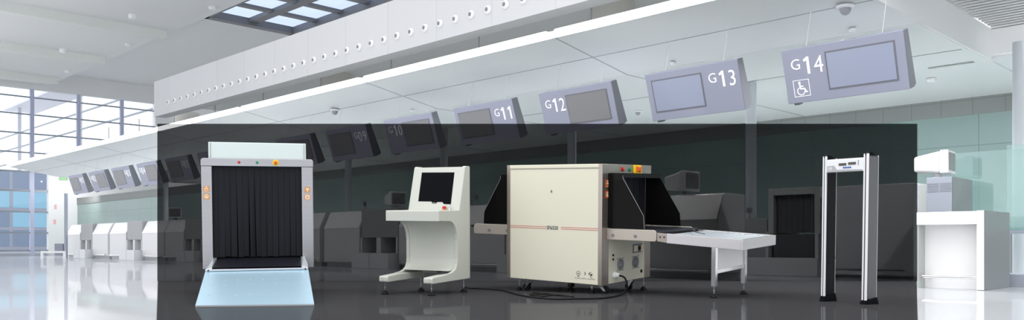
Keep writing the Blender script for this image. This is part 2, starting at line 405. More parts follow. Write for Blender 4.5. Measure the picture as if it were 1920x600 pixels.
slab = {14: 'largest hanging sign with a blue-grey screen, number 14 and wheelchair symbol', 13: 'hanging sign numbered G13 with a pale blue screen on its left', 12: 'hanging sign numbered G12 with a grey screen on its right',
        11: 'hanging sign numbered G11 above the left end of the cream X-ray machine', 10: 'hanging sign numbered G10 above the operator console', 9: 'hanging sign numbered G09 up and left of the operator console',
        8: 'hanging sign partly hidden by the top box of the curtained scanner', 6: 'hanging sign whose edge shows just left of the curtained scanner', 5: 'hanging sign numbered G05, dimmed, left of the curtained scanner',
        4: 'fourth hanging sign from the far left end of the row, G04', 3: 'third hanging sign from the far left end of the row, G03', 2: 'second hanging sign from the far left end of the row, G02', 1: 'hanging sign at the far left end of the row, G01'}
for n_ in slab: sign(n_, slab[n_])

# dome cameras and detectors on the soffit
def on_soffit(px, py):
    b = 9.5
    for _ in range(30):
        z = soffit_z(b); Y = 1560 * (z - EYE) / (458 - py); b = Y * (px + 600) / 2206
    Xw = (px - 960) / 1560 * Y
    return (Xw - Y) * .70711, (Xw + Y) * .70711, soffit_z(b)
def dome(px, py, lab, s=1):
    x, y, z = on_soffit(px, py); z -= .018 if y < 10.1 else .001
    t = thing('dome_camera', lab, 'camera', HM(x, y, z))
    B().lathe((0, 0, 0), [(.10 * s, 0), (.10 * s, -.014 * s), (.08 * s, -.03 * s), (.07 * s, -.03 * s)], 24).obj('mount', 'white', t, smooth=True)
    B().lathe((0, 0, -.03 * s), [(.062 * s, 0), (.06 * s, -.025 * s), (.045 * s, -.055 * s), (.02 * s, -.072 * s), (.0, -.075 * s)], 24).obj('dome', 'grey', t, smooth=True)
dome(1585, 8, 'large white dome camera on the canopy above sign G14'); dome(628, 204, 'white dome camera on the canopy above sign G09'); dome(1196, 208, 'small white dome camera between signs G12 and G13', .8)
def det(px, py, lab, s=1, nm='smoke_detector', cat='smoke detector'):
    x, y, z = on_soffit(px, py)
    t = B().lathe((0, 0, -.001 if y > 10.1 else -.012), [(.06 * s, 0), (.06 * s, -.03 * s), (.045 * s, -.05 * s), (.03 * s, -.052 * s)], 20).obj(nm, 'white', smooth=True)
    place(t, HM(x, y, z)); tag(t, lab, cat)
det(1598, 52, 'flat round detector on the canopy below the large dome camera', .7); det(1747, 147, 'round detector on the canopy right of sign G14', 1.1); det(1262, 115, 'flat round detector above sign G13', .7); det(773, 205, 'small round detector above sign G10', .7)
x, y, z = on_soffit(1790, 121)
dv = B().box(-.35, .25, -.03, .03, -.010, -.001).obj('air_diffuser', 'groove'); place(dv, HM(x, y, z)); tag(dv, 'thin slot air diffuser in the canopy right of sign G14', 'air vent')
# spotlights on the big roof
for px, py, lb in ((248, 30, 'small spotlight on the first roof rib'), (118, 94, 'small spotlight on the second roof rib'), (398, 13, 'small spotlight near the skylight'), (240, 82, 'small spotlight between the two nearest roof ribs'), (127, 133, 'small spotlight on the roof nearest the end windows')):
    z = 9.3 if lb.find('rib') < 0 or lb.find('between') > 0 else 8.93
    Y = 1560 * (z - EYE) / (458 - py); Xw = (px - 960) / 1560 * Y
    t = B().lathe((0, 0, .05), [(.13, 0), (.13, -.12), (.1, -.16), (.08, -.16)], 16).obj('spotlight', 'white', smooth=True)
    t.location = (Xw, Y, z); tag(t, lb, 'lamp')
# exit sign + notices + small things at the far end
ex = B().box(-.16, .16, -.03, .03, 0, .17).obj('exit_sign', 'hgreen'); ex.location = (-17.8, 33, 3.0); tag(ex, 'small green exit sign hanging left of the farthest gate sign', 'sign')
for z, lb in ((2.56, 'upper red notice on the white end wall'), (1.72, 'lower red notice on the white end wall')):
    ntc = B().box(.0, .02, -.06, .06, -.13, .13).obj('notice', 'notice'); place(ntc, HM(A_END + .0, 14.86 if z > 2 else 14.82, z)); tag(ntc, lb, 'notice')
lb_ = thing('low_barrier', 'low white barrier rail standing before the far white wall', 'barrier', Matrix.Translation((-14.6, 25.8, 0)))
B().box(0, .75, -.03, .03, .2, .26).obj('rail', 'white', lb_); B().box(0, .06, -.03, .03, 0, .2).obj('leg', 'white', lb_); B().box(.69, .75, -.03, .03, 0, .2).obj('leg', 'white', lb_)
ps = B().box(-.035, .035, -.05, .05, 0, 2.2).obj('end_post', 'postblue'); ps.location = (-15.17, 28.3, 0); tag(ps, 'slim dark blue post at the far left end of the counters', 'post')
cb = B().box(-.19, .19, -.2, .2, 0, .5).obj('low_cabinet', 'postblue', bevel=.01); cb.location = (-20.6, 38, 0); tag(cb, 'low blue-grey cabinet before the far white wall', 'cabinet')

# ------------------------------------------------------------------ check-in counters
RB = 9.6
def au(u): return -(RB * (3120 * u * 1e-6 - 1))
def white_counter(u1, u0, lab):
    x0, x1 = au(u1), au(u0); w = x1 - x0
    t = thing('check_in_counter', lab, 'counter', HM(x0, RB, 0), 'white check-in counters')
    B().prism([(0, .09), (0, .80), (.16, 1.13), (.18, 1.15), (.7, 1.15), (.7, .09)], 'x', 0, w).obj('body', 'counter', t, bevel=.008)
    B().prism([(-.012, .80), (.148, 1.135), (.162, 1.13), (.003, .795)], 'x', .01, w - .01).obj('flap', 'counter2', t)  # whiter than the body: light on the slope is put into the colour
    B().box(.02, w - .02, .06, .6, 0, .09).obj('kick_plate', 'kick', t)
    B().cyl((.1, -.05, .13), (w - .1, -.05, .13), .018, seg=10).obj('foot_rail', 'chrome', t)
    return t
def belt_unit(u1, u0, lab):
    x0, x1 = au(u1), au(u0); w = x1 - x0
    t = thing('baggage_belt', lab, 'baggage belt', HM(x0, RB, 0), 'grey baggage belt units')
    B().box(0.01, w - .01, .02, .7, .60, 1.16).obj('hood', 'grey', t, bevel=.012)
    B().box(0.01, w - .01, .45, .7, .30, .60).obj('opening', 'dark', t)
    B().box(w / 2 - .07, w / 2 + .07, 0, .45, .30, .60).obj('divider', 'greybase', t)
    B().box(.01, .06, 0, .45, .30, .60).obj('side_post', 'greybase', t); B().box(w - .06, w - .01, 0, .45, .30, .60).obj('side_post', 'greybase', t)
    B().box(0.01, w - .01, -.22, .7, 0, .30).obj('base', 'greybase', t, bevel=.008)
    B().box(w / 2 - .006, w / 2 + .006, -.224, -.2, .02, .29).obj('seam', 'kick', t)
    return t
pre = 'white check-in counter below sign '
for u1, u0, lb in ((1379, 1334, 'far left white check-in counter, last of the row'), (1293, 1247, 'white check-in counter just right of the farthest baggage belt'), (1241, 1196, 'white check-in counter just left of the belt between signs G03 and G04'),
                   (1154, 1102, 'white check-in counter at the left edge of the dark overlay screen'), (1100, 1059, 'white check-in counter with a monitor, left of the curtained scanner'), (1021, 972, 'white check-in counter hidden mostly behind the left post of the curtained scanner'),
                   (968, 922, 'white check-in counter behind the middle of the curtained scanner'), (880, 834, 'white check-in counter just right of the curtained scanner'), (828, 785, 'white check-in counter between the curtained scanner and the dark belt unit'),
                   (742, 697, 'white check-in counter behind the operator console'), (692, 647, 'white check-in counter between the operator console and the cream X-ray machine'), (605, 558, 'white check-in counter behind the cream X-ray machine'),
                   (554, 514, 'white check-in counter with a monitor behind the roller table')):
    white_counter(u1, u0, lb)
for u1, u0, lb in ((1333, 1294, 'farthest grey baggage belt unit at the left end of the row'), (1195, 1155, 'grey baggage belt unit left of the dark overlay screen edge'), (1058, 1022, 'grey baggage belt unit left of the curtained scanner'),
                   (921, 881, 'grey baggage belt unit behind the curtained scanner'), (784, 743, 'dark baggage belt unit between the curtained scanner and the operator console'), (646, 606, 'baggage belt unit behind the left of the cream X-ray machine')):
    belt_unit(u1, u0, lb)
# oversize baggage station and wide counter on the right, set back
GB = 11.6
def gx(px, b=GB): return -(b * (3120 / (px + 600) - 1))
os_ = thing('oversize_baggage_station', 'grey oversize baggage station with a dark curtained arch behind the roller table', 'baggage belt', HM(gx(1352), GB, 0))
W_ = gx(1538) - gx(1352); xa = gx(1440) - gx(1352)
B().box(0, W_, -.1, .9, 0, .27).obj('base', 'greybase', os_, bevel=.01)
B().box(0, xa - .04, .05, .9, .27, .86).obj('cabinet', 'grey', os_, bevel=.01)
B().box(xa - .04, xa, 0, .9, .27, .66).obj('divider', 'greybase', os_)
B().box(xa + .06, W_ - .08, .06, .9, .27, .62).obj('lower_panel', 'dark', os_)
B().box(W_ - .08, W_ - .03, 0, .9, .27, .64).obj('side_post', 'greybase', os_)
B().box(xa, xa + .09, 0, .9, .62, 1.30).box(W_ - .09, W_, 0, .9, .62, 1.30).box(xa + .09, W_ - .09, 0, .9, 1.2, 1.30).obj('arch', 'beige', os_, bevel=.008)
for k in range(7):
    x = xa + .095 + k * (W_ - .18 - xa - .01) / 7
    B().prism([(x, .08), (x + .04, .065), (x + (W_ - .19 - xa) / 7 - .004, .08), (x + (W_ - .19 - xa) / 7 - .004, .09), (x + .04, .075), (x, .09)], 'z', .64, 1.2).obj('curtain_strip', 'dark', os_)
wc = thing('wide_check_in_counter', 'wide flat white counter with a foot rail behind the metal detector gate', 'counter', HM(gx(1548), GB, 0))
W2 = gx(1713) - gx(1548)
B().box(0, W2, 0, .8, .04, 1.29).obj('body', 'counter', wc, bevel=.01)
B().box(.02, W2 - .02, .06, .7, 0, .05).obj('kick_plate', 'kick', wc)
B().cyl((.02, -.1, .12), (W2 - .08, -.1, .12), .022, seg=12).obj('foot_rail', 'chrome', wc)
B().cyl((W2 - .1, -.1, .12), (W2 - .1, .01, .12), .016, seg=8).obj('rail_bracket', 'chrome', wc)
B().cyl((.1, -.1, .12), (.1, .01, .12), .016, seg=8).obj('rail_bracket', 'chrome', wc)

# desk and cabinet right of the dark overlay screen
DB = 9.36
dk = thing('service_desk', 'bright white open-front service desk at the right', 'desk', HM(gx(1722, DB), DB, 0))
W3 = gx(1839, DB) - gx(1722, DB)
B().box(-.02, W3 + .0, .0, .9, .675, .81).obj('top_band', 'counter2', dk, bevel=.006)
B().box(W3 - .03, W3 + .035, -.0, .9, 0, .815).obj('side_panel', 'sidegrey', dk, bevel=.004)
B().box(W3 - .035, W3 + .03, -.008, .0, 0.005, .815).obj('front_edge', 'counter2', dk)
B().box(-.02, .0, .02, .9, 0, .675).obj('side_panel', 'beige', dk)
B().box(0, W3 - .03, .2, .25, 0, .675).obj('back_panel', 'counter2', dk)
B().cyl((0.02, .06, .125), (W3 - .03, .06, .125), .017, seg=12).obj('foot_rail', 'chrome', dk)
B().cyl((0.06, .06, .125), (.06, .2, .125), .014, seg=8).obj('rail_bracket', 'chrome', dk)
sc_ = thing('silver_cabinet', 'silver grey cabinet with louvres standing behind the white service desk', 'cabinet', HM(gx(1737, 10.6), 10.6, 0))
W4 = gx(1785, 10.6) - gx(1737, 10.6)
B().box(0, W4, 0, .75, 0, 1.27).obj('body', 'silver', sc_, bevel=.005)
B().box(W4, W4 + .008, .01, .74, 0, 1.265).obj('side_panel', 'sidegrey', sc_)
lv = B()
for k in range(5): lv.box(.01, W4 / 2 - .01, -.006, .002, 1.10 + k * .022, 1.112 + k * .022).box(W4 / 2 + .01, W4 - .01, -.006, .002, 1.10 + k * .022, 1.112 + k * .022)
lv.obj('louvres', 'louver', sc_)
bp_ = B().box(0, .118, 0, .5, 0, 1.2).obj('beige_side_cabinet', 'beige', bevel=.004); place(bp_, HM(gx(1737, 10.6) - .12, 10.7)); tag(bp_, 'narrow beige-grey cabinet left of the silver cabinet', 'cabinet')
lw = B().box(0, 3, 0, .6, 0, .62).obj('low_back_counter', 'sidegrey', bevel=.01); place(lw, HM(gx(1880, 12.3), 12.3)); tag(lw, 'low grey back counter behind the glass screen at the right edge', 'counter')
pl = B().box(0, 2.4, 0, .5, 0, .14).obj('floor_plinth', 'silver', bevel=.005); place(pl, HM(gx(1868, 10.4), 10.4)); tag(pl, 'low silver plinth on the floor at the right edge', 'plinth')
gs = thing('glass_screen', 'tall pale teal glass screen right of the silver cabinet', 'glass screen', HM(gx(1790, 11.4), 11.4, 0))
B().box(0, 1.1, 0, .012, .63, 1.62).obj('pane', 'teal', gs); B().box(0, 1.1, -.01, .022, .6, .63).obj('rail', 'silver', gs); B().box(0, .03, -.01, .022, 0, .6).box(1.07, 1.1, -.01, .022, 0, .6).obj('leg', 'silver', gs)
gs2 = copy_tree(gs); place(gs2, HM(gx(1888, 10.9), 10.9, 0) @ Matrix.Scale(1.0, 4)); tag(gs2, 'pale teal glass screen at the right edge of the view', 'glass screen')

# monitors on the counters
def crt(M, s, lab, big=False):
    t = thing('crt_monitor', lab, 'monitor', M, 'bulky monitors on the counters')
    B().box(-.21 * s, .21 * s, -.2 * s, -.08 * s, .07 * s, .42 * s).obj('front_case', 'crt', t, bevel=.012 * s)
    B().hexa([(-.19 * s, -.08 * s, .08 * s), (.19 * s, -.08 * s, .08 * s), (.16 * s, .30 * s, .11 * s), (-.16 * s, .30 * s, .11 * s)], [(-.19 * s, -.08 * s, .41 * s), (.19 * s, -.08 * s, .41 * s), (.16 * s, .30 * s, .34 * s), (-.16 * s, .30 * s, .34 * s)]).obj('rear_case', 'crt', t, bevel=.03 * s)
    B().box(-.175 * s, .175 * s, -.207 * s, -.195 * s, .115 * s, .385 * s).obj('screen', 'crts', t)
    B().lathe((0, 0, 0), [(.14 * s, 0), (.14 * s, .015 * s), (.06 * s, .03 * s), (.06 * s, .075 * s)], 20).obj('stand', 'crt', t, smooth=True)
def atp(px, b, z): return (gx(px, b), b, z)
def crt_at(px, b, z, rz, s, lab):
    x, y, z = atp(px, b, z); crt(HM(x, y, z, rz), s, lab)
crt_at(1281, 9.95, 1.15, 84, .80, 'pale bulky monitor on the counter behind the roller table')
crt_at(741, 9.95, 1.16, 78, .80, 'pale bulky monitor left of the operator console screen')
crt_at(328, 9.95, 1.15, 66, .85, 'dim bulky monitor on the counter left of the curtained scanner')
crt_at(1758, 10.9, 1.27, 94, .80, 'large white bulky monitor on top of the silver cabinet')
for px, lb in ((683, 'small dark ticket reader on the counter left of the operator console'), (892, 'small dark ticket reader right of the operator console'), (1437, 'small reader on the grey oversize baggage station')):
    x = gx(px, 9.8 if px < 1400 else 11.8); y = 9.8 if px < 1400 else 11.8; z = 1.15 if px < 1400 else .86
    t = thing('ticket_reader', lb, 'reader', HM(x if px < 1400 else gx(1405, 11.8), y, z))
    B().cyl((0, 0, 0), (0, 0, .1), .02, seg=10).obj('stem', 'kick', t); B().box(-.035, .035, -.03, .03, .1, .18).obj('head', 'signside', t, bevel=.005)

# ------------------------------------------------------------------ dark overlay area, built as an added glass screen and platform
YG = 10.5; PT = .004
gl = thing('dark_overlay_screen', 'wide added dark screen standing in for the overlay panel behind the four security machines', 'glass screen', Matrix.Translation((0, YG, 0)))
B().box(-4.476, 5.115, 0, .012, PT, 1.991).obj('pane', 'smoked', gl)
pf = B().prism([(-4.476, YG + .02), (5.115, YG + .02), (2.10, 4.3), (-1.84, 4.3)], 'z', 0, PT).obj('overlay_platform', 'platform')  # added; carries the dark overlay area on across the floor
tag(pf, 'thin added dark platform continuing the overlay panel on the floor under the security machines', 'platform')

# ------------------------------------------------------------------ machine helpers
def frame(P, hor, rz): return Matrix.Translation(P) @ Matrix.Rotation(atan((458 - hor) / 1560), 4, 'X') @ Matrix.Rotation(radians(rz), 4, 'Z')
def floor_z(M, x, y, top=PT):
    a = (M @ Vector((x, y, 0))).z; b = (M @ Vector((x, y, 1))).z
    return (top - a) / (b - a)
def level_foot(t, M, x, y, ztop, r=.032, name='levelling_foot', mat='black'):
    z = floor_z(M, x, y, PT + .001) ; up = (M.to_3x3().inverted() @ Vector((0, 0, 1)))
    c = Vector((x, y, z)) + up * .0005
    f = B().cyl((x, y, z + .02), (x, y, ztop), .0055, seg=10).lathe((x, y, z + .055), [(.012, 0), (.012, .012)], 8).obj(name, 'chrome', t, smooth=True)
    B().lathe(c, [(r, 0), (r, .008), (r * .55, .028), (r * .3, .034)], 20, up).obj('pad', mat, f, smooth=True)

# ---- 1. scanner with curtain (left)
M1 = frame((-2.354, 7.7, 0), 385, 15)
t = thing('curtained_xray_scanner', 'tall X-ray baggage scanner with black curtain and pale blue sheet ramp', 'X-ray scanner', M1)
X0, X1, O0, O1 = -.476, .513, -.383, .407
zb = .248
zf = min(floor_z(M1, x, y) for x in (-.4, .44) for y in (.04, .95)) 
B().box(-.40, .44, .10, .95, .02, .30).obj('base', 'dgrey', t)
for x in (-.34, .38):
    for y in (.16, .88): level_foot(t, M1, x, y, .03)
B().box(X0 + .003, O0, 0, .95, zb, 1.187).obj('left_post', 'steel', t, bevel=.004)
B().box(O1, X1 - .003, 0, .95, zb, 1.187).obj('right_post', 'steel', t, bevel=.004)
B().prism([(X0, 1.187), (X0, 1.240), (X0 + .015, 1.257), (X1 - .015, 1.257), (X1, 1.240), (X1, 1.187)], 'y', -.006, .95).obj('top_beam', 'steel', t, bevel=.003)
B().box(-.412, .449, .03, .9, 1.257, 1.406).obj('top_box', 'topbox', t, bevel=.006)
B().box(-.396, -.393, .024, .031, 1.26, 1.40).box(.430, .433, .024, .031, 1.26, 1.40).obj('top_box_seam', 'creamseam', t)
B().box(O0, O1, .12, .94, .30, 1.187).obj('tunnel', 'black', t)
B().box(O0, O0 + .004, .0, .12, zb, 1.187).obj('tunnel_lining', 'black', t)
n = 15; dx = (O1 - O0) / n
for k in range(n):
    x = O0 + k * dx; j = random.uniform(-.008, .012); fl = .012 if k in (4, 6, 7) else 0.0
    z0 = .352 + random.uniform(0, .012)
    w2 = dx * (1 - .12 * random.random())
    B().hexa([(x + fl, .03 + j - fl, z0), (x + w2 + fl * .3, .036 + j, z0), (x + w2 + fl * .3, .04 + j, z0), (x + fl, .034 + j - fl, z0)],
             [(x, .03, 1.185), (x + dx * 1.03, .037, 1.185), (x + dx * 1.03, .041, 1.185), (x, .034, 1.185)]).obj('curtain_strip', 'curtain', t)
# conveyor bed tongue
B().hexa([(-.345, .1, .300), (.385, .1, .300), (.39, -.47, .284), (-.35, -.47, .284)], [(-.345, .1, .348), (.385, .1, .348), (.39, -.49, .298), (-.35, -.49, .298)]).obj('conveyor_belt', 'belt', t, bevel=.008)
for sx in (-1, 1):
    xi = -.35 if sx < 0 else .39; xo = -.405 if sx < 0 else .447; xt = -.385 if sx < 0 else .428
    B().hexa([(xi, .0, .29), (xt, .0, .29), (xo, -.40, .27), (xo, -.52, .266), (xi, -.52, .266)][::1], [(xi, .0, .352), (xt, .0, .352), (xo, -.40, .305), (xo, -.52, .282), (xi, -.52, .302)]).obj('side_rail', 'aluminium', t, bevel=.003)
B().box(-.395, .437, -.527, -.498, .268, .284).obj('front_lip', 'aluminium', t, bevel=.003)
for x in (-.38, .422): B().cyl((x, -.527, .276), (x, -.533, .276), .007, seg=10).obj('bolt', 'ink', t)
# sheet ramp down to the floor
yl, yr = -1.45, -1.53
zl, zr = floor_z(M1, -.392, yl), floor_z(M1, .466, yr)
B().hexa([(-.405, -.515, .254), (.447, -.515, .254), (.466, yr, zr + .0012), (-.392, yl, zl + .0012)], [(-.405, -.515, .266), (.447, -.515, .266), (.466, yr - .006, zr + .012), (-.392, yl - .006, zl + .012)]).obj('ramp', 'ramp', t)
B().hexa([(-.392, yl - .004, zl + .001), (.466, yr - .004, zr + .001), (.466, yr - .014, zr + .001), (-.392, yl - .014, zl + .001)], [(-.392, yl - .004, zl + .012), (.466, yr - .004, zr + .012), (.466, yr - .014, zr + .012), (-.392, yl - .014, zl + .012)]).obj('ramp_edge', 'aluminium', t)
rv = B()
for i in range(8):
    for s_ in (.28, .42, .72):
        f = s_; x = -.33 + i * .1 + .02 * f
        y = -.515 + f * (-.975); z = .267 + f * ((zl + zr) / 2 + .012 - .266)
        rv.cyl((x, y, z), (x, y - .001, z + .004), .006, seg=8)
rv.obj('rivets', 'aluminium', t)
for x, m_, r in ((-.146, 'red', .009), (.012, 'green', .009)):
    b_ = B().lathe((x, -.006, 1.222), [(r * 1.4, 0), (r * 1.4, .004), (r, .005), (r, .012), (r * .6, .016)], 16, (0, -1, 0)).obj('indicator_lamp', m_, t, smooth=True)
q = B().lathe((.176, -.006, 1.222), [(.028, 0), (.028, .006), (.02, .008), (.02, .012)], 24, (0, -1, 0)).obj('emergency_stop', 'yellow', t, smooth=True)
B().lathe((.176, -.018, 1.222), [(.013, 0), (.016, .014), (.012, .02), (.004, .022)], 20, (0, -1, 0)).obj('knob', 'orange', q, smooth=True)
def sticker(par, x, z, s, kind, y=-.001, base='sticker', rot=None):
    M = Matrix.Translation((x, y, z)) if rot is None else rot
    o = B().box(-s, s, -.0015, .0015, -s, s).xf(M).obj('warning_sticker', base, par)
    g = B()
    if kind == 'trefoil':
        for a in (90, 210, 330):
            p = [(s * .18 * cos(radians(a + d)), s * .18 * sin(radians(a + d)) + s * .25) for d in (-30, 30)]; p2 = [(s * .6 * cos(radians(a + d)), s * .6 * sin(radians(a + d)) + s * .25) for d in (30, 0, -30)]
            g.prism(p + p2, 'y', -.0028, -.0015)
        g.box(-s * .75, s * .75, -.0028, -.0015, -s * .75, -s * .6)
    elif kind == 'ring':
        g.ring((0, -.0028, 0), (0, -.0015, 0), s * .7, s * .5); g.prism([(-s * .3, -s * .1), (0, s * .35), (s * .15, 0), (s * .45, -s * .2), (0, -s * .4)], 'y', -.0028, -.0015)
    elif kind == 'bars':
        g.box(-s * .6, s * .6, -.0028, -.0015, s * .2, s * .5); g.box(-s * .6, s * .6, -.0028, -.0015, -s * .15, s * .05); g.cyl((0, -.0028, -s * .45), (0, -.0015, -s * .45), s * .22, seg=12)
    else:
        g.box(-s * .75, s * .75, -.0026, -.0015, -s * .75, s * .75)
    g.xf(M).obj('symbol', 'pale', o)
    if kind == 'cross':
        h = B().prism([(-s * .6, -s * .5), (-s * .5, -s * .6), (s * .6, s * .5), (s * .5, s * .6)], 'y', -.0036, -.0024).prism([(-s * .6, s * .5), (-s * .5, s * .6), (s * .6, -s * .5), (s * .5, -s * .6)], 'y', -.0036, -.0024)
        h.xf(M).obj('cross_mark', 'redink', o)
sticker(t, -.432, .990 - .012, .027, 'trefoil', -.002); sticker(t, -.432, .910 - .0, .027, 'ring', -.002)
sticker(t, .458, .975, .026, 'bars', -.002); sticker(t, .458, .905, .026, 'cross', -.002)

# ---- 2. operator console
M2 = frame((-.663, 7.6, .105), 380, -24)
t = thing('operator_console', 'pale grey operator console desk with a black inset screen', 'console', M2)
W = .566
pr = [(0, .668), (0, .576), (.215, .570), (.262, .556), (.30, .53), (.33, .492), (.348, .45), (.357, .39), (.357, .21), (.35, .16), (.325, .12), (.285, .098), (.23, .084), (.10, .073), (-.118, .066), (-.128, .056), (-.128, .020), (-.12, .012), (.62, .004), (.62, 1.088), (.61, 1.098), (.535, 1.098), (.526, 1.090), (.403, .668)]
for x0, x1 in ((-.034, 0), (-W, -W + .034)):
    pp = [(y, z) for y, z in pr]
    B().prism(pp, 'x', x0, x1).obj('side_panel', 'consolem', t, bevel=.004)
# feet are wider than the side panels
B().prism([(-.118, .066), (-.128, .056), (-.128, .020), (-.12, .012), (.55, .006), (.55, .07), (.10, .073)], 'x', -.095, -.034).obj('foot_bar', 'consolem', t, bevel=.005)
B().prism([(-.118, .066), (-.128, .056), (-.128, .020), (-.12, .012), (.55, .006), (.55, .07), (.10, .073)], 'x', -W + .034, -W + .095).obj('foot_bar', 'consolem', t, bevel=.005)
inner = [(.004, .664), (.004, .580), (.22, .576), (.268, .562), (.307, .535), (.338, .495), (.356, .45), (.365, .39), (.365, .21), (.356, .165), (.33, .13), (.29, .11), (.24, .1), (.60, .1), (.60, 1.09), (.53, 1.09), (.407, .664)]
ip = B().prism(inner, 'x', -W + .034, -.034).obj('body', 'consolem', t, smooth=True)
B().box(-W, 0, -.003, .41, .660, .672).obj('desk_top', 'consolem', t, bevel=.005)
B().box(-W - .001, .001, -.006, .006, .574, .668).obj('desk_lip', 'consolem', t, bevel=.004)
B().box(-.30, -.15, .2, .4, .084, .094).obj('cable_slot', 'consoled', t)
# slanted monitor panel
p0 = Vector((0, .403, .668)); tv = Vector((0, .123, .422)).normalized(); nv = Vector((0, -tv.z, tv.y))
MS = Matrix(((1, 0, 0, 0), (0, -nv.y, tv.y, p0.y), (0, -nv.z, tv.z, p0.z), (0, 0, 0, 1)))   # local x, -normal, up the slant
B().box(-W + .001, -.001, -.006, .006, 0, .436).xf(MS).obj('monitor_panel', 'consolem', t, bevel=.004)
B().prism([(-.465, .091), (-.316, .089), (-.303, .068), (-.265, .068), (-.253, .084), (-.197, .084), (-.177, .064), (-.101, .061), (-.108, .382), (-.470, .386)], 'y', -.0085, -.004).xf(MS).obj('screen', 'blackg', t)
B().box(-.300, -.268, -.0095, -.0085, .072, .076).xf(MS).obj('screen_handle', 'consolem', t)
e = B().lathe((-.150, .372, .672), [(.018, 0), (.018, .012), (.015, .014)], 20).obj('emergency_button', 'sticker', t, smooth=True)
B().lathe((-.150, .372, .686), [(.017, 0), (.02, .008), (.018, .02), (.012, .024)], 20).obj('cap', 'red', e, smooth=True)
B().lathe((-.095, .372, .672), [(.013, 0), (.013, .016), (.009, .02), (.009, .034), (.011, .036)], 16).obj('key_switch', 'chrome', t, smooth=True)
B().box(-.099, -.090, .36, .384, .706, .72).obj('key', 'chrome', t)
for x, y in ((-.53, -.085), (-.035, -.085), (-.52, .56), (-.04, .56)): level_foot(t, M2, x, y, .02, .034)

# ---- 3. cream X-ray machine
M3 = frame((.825, 7.75, .087), 345, -37)
t = thing('cream_xray_machine', 'large cream X-ray baggage machine with red stripe and dark tunnel hoods', 'X-ray scanner', M3)
L, D, T = 1.087, .955, 1.128
B().box(-L + .032, -.03, 0, D, .0, T - .006).obj('side_panel', 'cream', t, bevel=.004)
B().box(-L + .034, -.032, -.003, .0, 1.086, 1.090).obj('panel_seam', 'creamseam', t)
B().box(-L + .03, -.026, -.006, .1, 1.091, T).obj('top_cover', 'cream', t, bevel=.006)
# steel end frames
def end_frame(x0, x1, nm):
    b = B().box(x0, x1, -.002, .125, -.004, T).box(x0, x1, D - .112, D + .002, -.004, T).box(x0, x1, .125, D - .112, 1.043, T)
    return b.obj(nm, 'steelp', t, bevel=.003)
end_frame(-.03, .012, 'end_frame'); end_frame(-L - .008, -L + .032, 'end_frame')
B().box(-.02, .006, .125, D - .112, .0, .42).obj('lower_panel', 'cream', t, bevel=.002)
B().box(-L, -L + .03, .125, D - .112, .0, .42).obj('lower_panel', 'cream', t)
B().box(-.03, -.0, .125, D - .112, .42, 1.043).obj('tunnel_opening', 'black', t)
B().box(-L + .0, -L + .03, .125, D - .112, .42, 1.043).obj('tunnel_opening', 'black', t)
for k in range(6):
    y = .15 + k * .115
    B().box(.002, .006, y, y + .108, .56, 1.03).obj('curtain_strip', 'curtain', t)
# red double stripe and model number
B().box(-L + .034, -.62, -.0025, -.001, .527, .531).box(-L + .034, -.62, -.0025, -.001, .510, .514).box(-.445, -.032, -.0025, -.001, .527, .531).box(-.445, -.032, -.0025, -.001, .510, .514).obj('stripe', 'redline', t)
B().text('SF6550', .052, Matrix.Translation((-.612, -.001, .502)) @ Matrix.Rotation(pi / 2, 4, 'X') @ Matrix.Scale(.88, 4, (1, 0, 0)), .001, .0003).obj('model_lettering', 'ink', t)
B().box(-.565, -.548, -.002, -.001, .858, .884).obj('key_plate', 'creamseam', t); B().cyl((-.556, -.004, .871), (-.556, 0, .871), .005, seg=10).obj('lock', 'ink', t)
g = B().ring((-.245, -.002, .098), (-.245, -.001, .098), .022, .019).box(-.252, -.238, -.002, -.001, .092, .1).box(-.252, -.236, -.002, -.001, .066, .072)
g.prism([(-.178, .115), (-.170, .1), (-.178, .085), (-.172, .085), (-.162, .1), (-.172, .115)], 'y', -.002, -.001)
g.prism([(-.135, .095), (-.120, .113), (-.095, .118), (-.115, .108), (-.125, .095), (-.1, .1), (-.085, .098), (-.1, .08), (-.12, .075), (-.105, .088), (-.12, .093)], 'y', -.002, -.001)
g.box(-.11, -.09, -.002, -.001, .064, .068)
g.obj('maker_marks', 'ink', t)
tx_ = B()
xx = -.285
random.seed(9)
while xx < -.06:
    w_ = random.uniform(.004, .009)
    if not -.165 < xx < -.155: tx_.box(xx, xx + w_, -.0018, -.001, .048, .048 + random.uniform(.005, .009))
    xx += w_ + .003
tx_.obj('small_print', 'creamseam', t)
# tunnel hoods: smoked side shields and a dark roof bar, both ends
def hood(sg, xe):
    def X(v): return xe + sg * v
    for y0 in (.10, .84):
        B().prism([(X(0), .535), (X(0), 1.035), (X(.155), 1.035), (X(.16), .995), (X(.375), .655), (X(.385), .532)], 'y', y0, y0 + .008).obj('hood_shield', 'acrylic', t)
    B().box(min(X(0), X(.16)), max(X(0), X(.16)), .10, .848, 1.036, 1.042).obj('hood_roof', 'black', t)
    B().box(min(X(.148), X(.16)), max(X(.148), X(.16)), .10, .848, 1.0, 1.04).obj('hood_front_bar', 'black', t)
    e_ = B()
    e_.tube([(X(.158), .097, 1.02), (X(.16), .097, .995), (X(.375), .097, .655), (X(.385), .097, .535)], .0022, 6)
    e_.obj('hood_edge', 'dunder', t)
hood(1, .012); hood(-1, -L - .008)
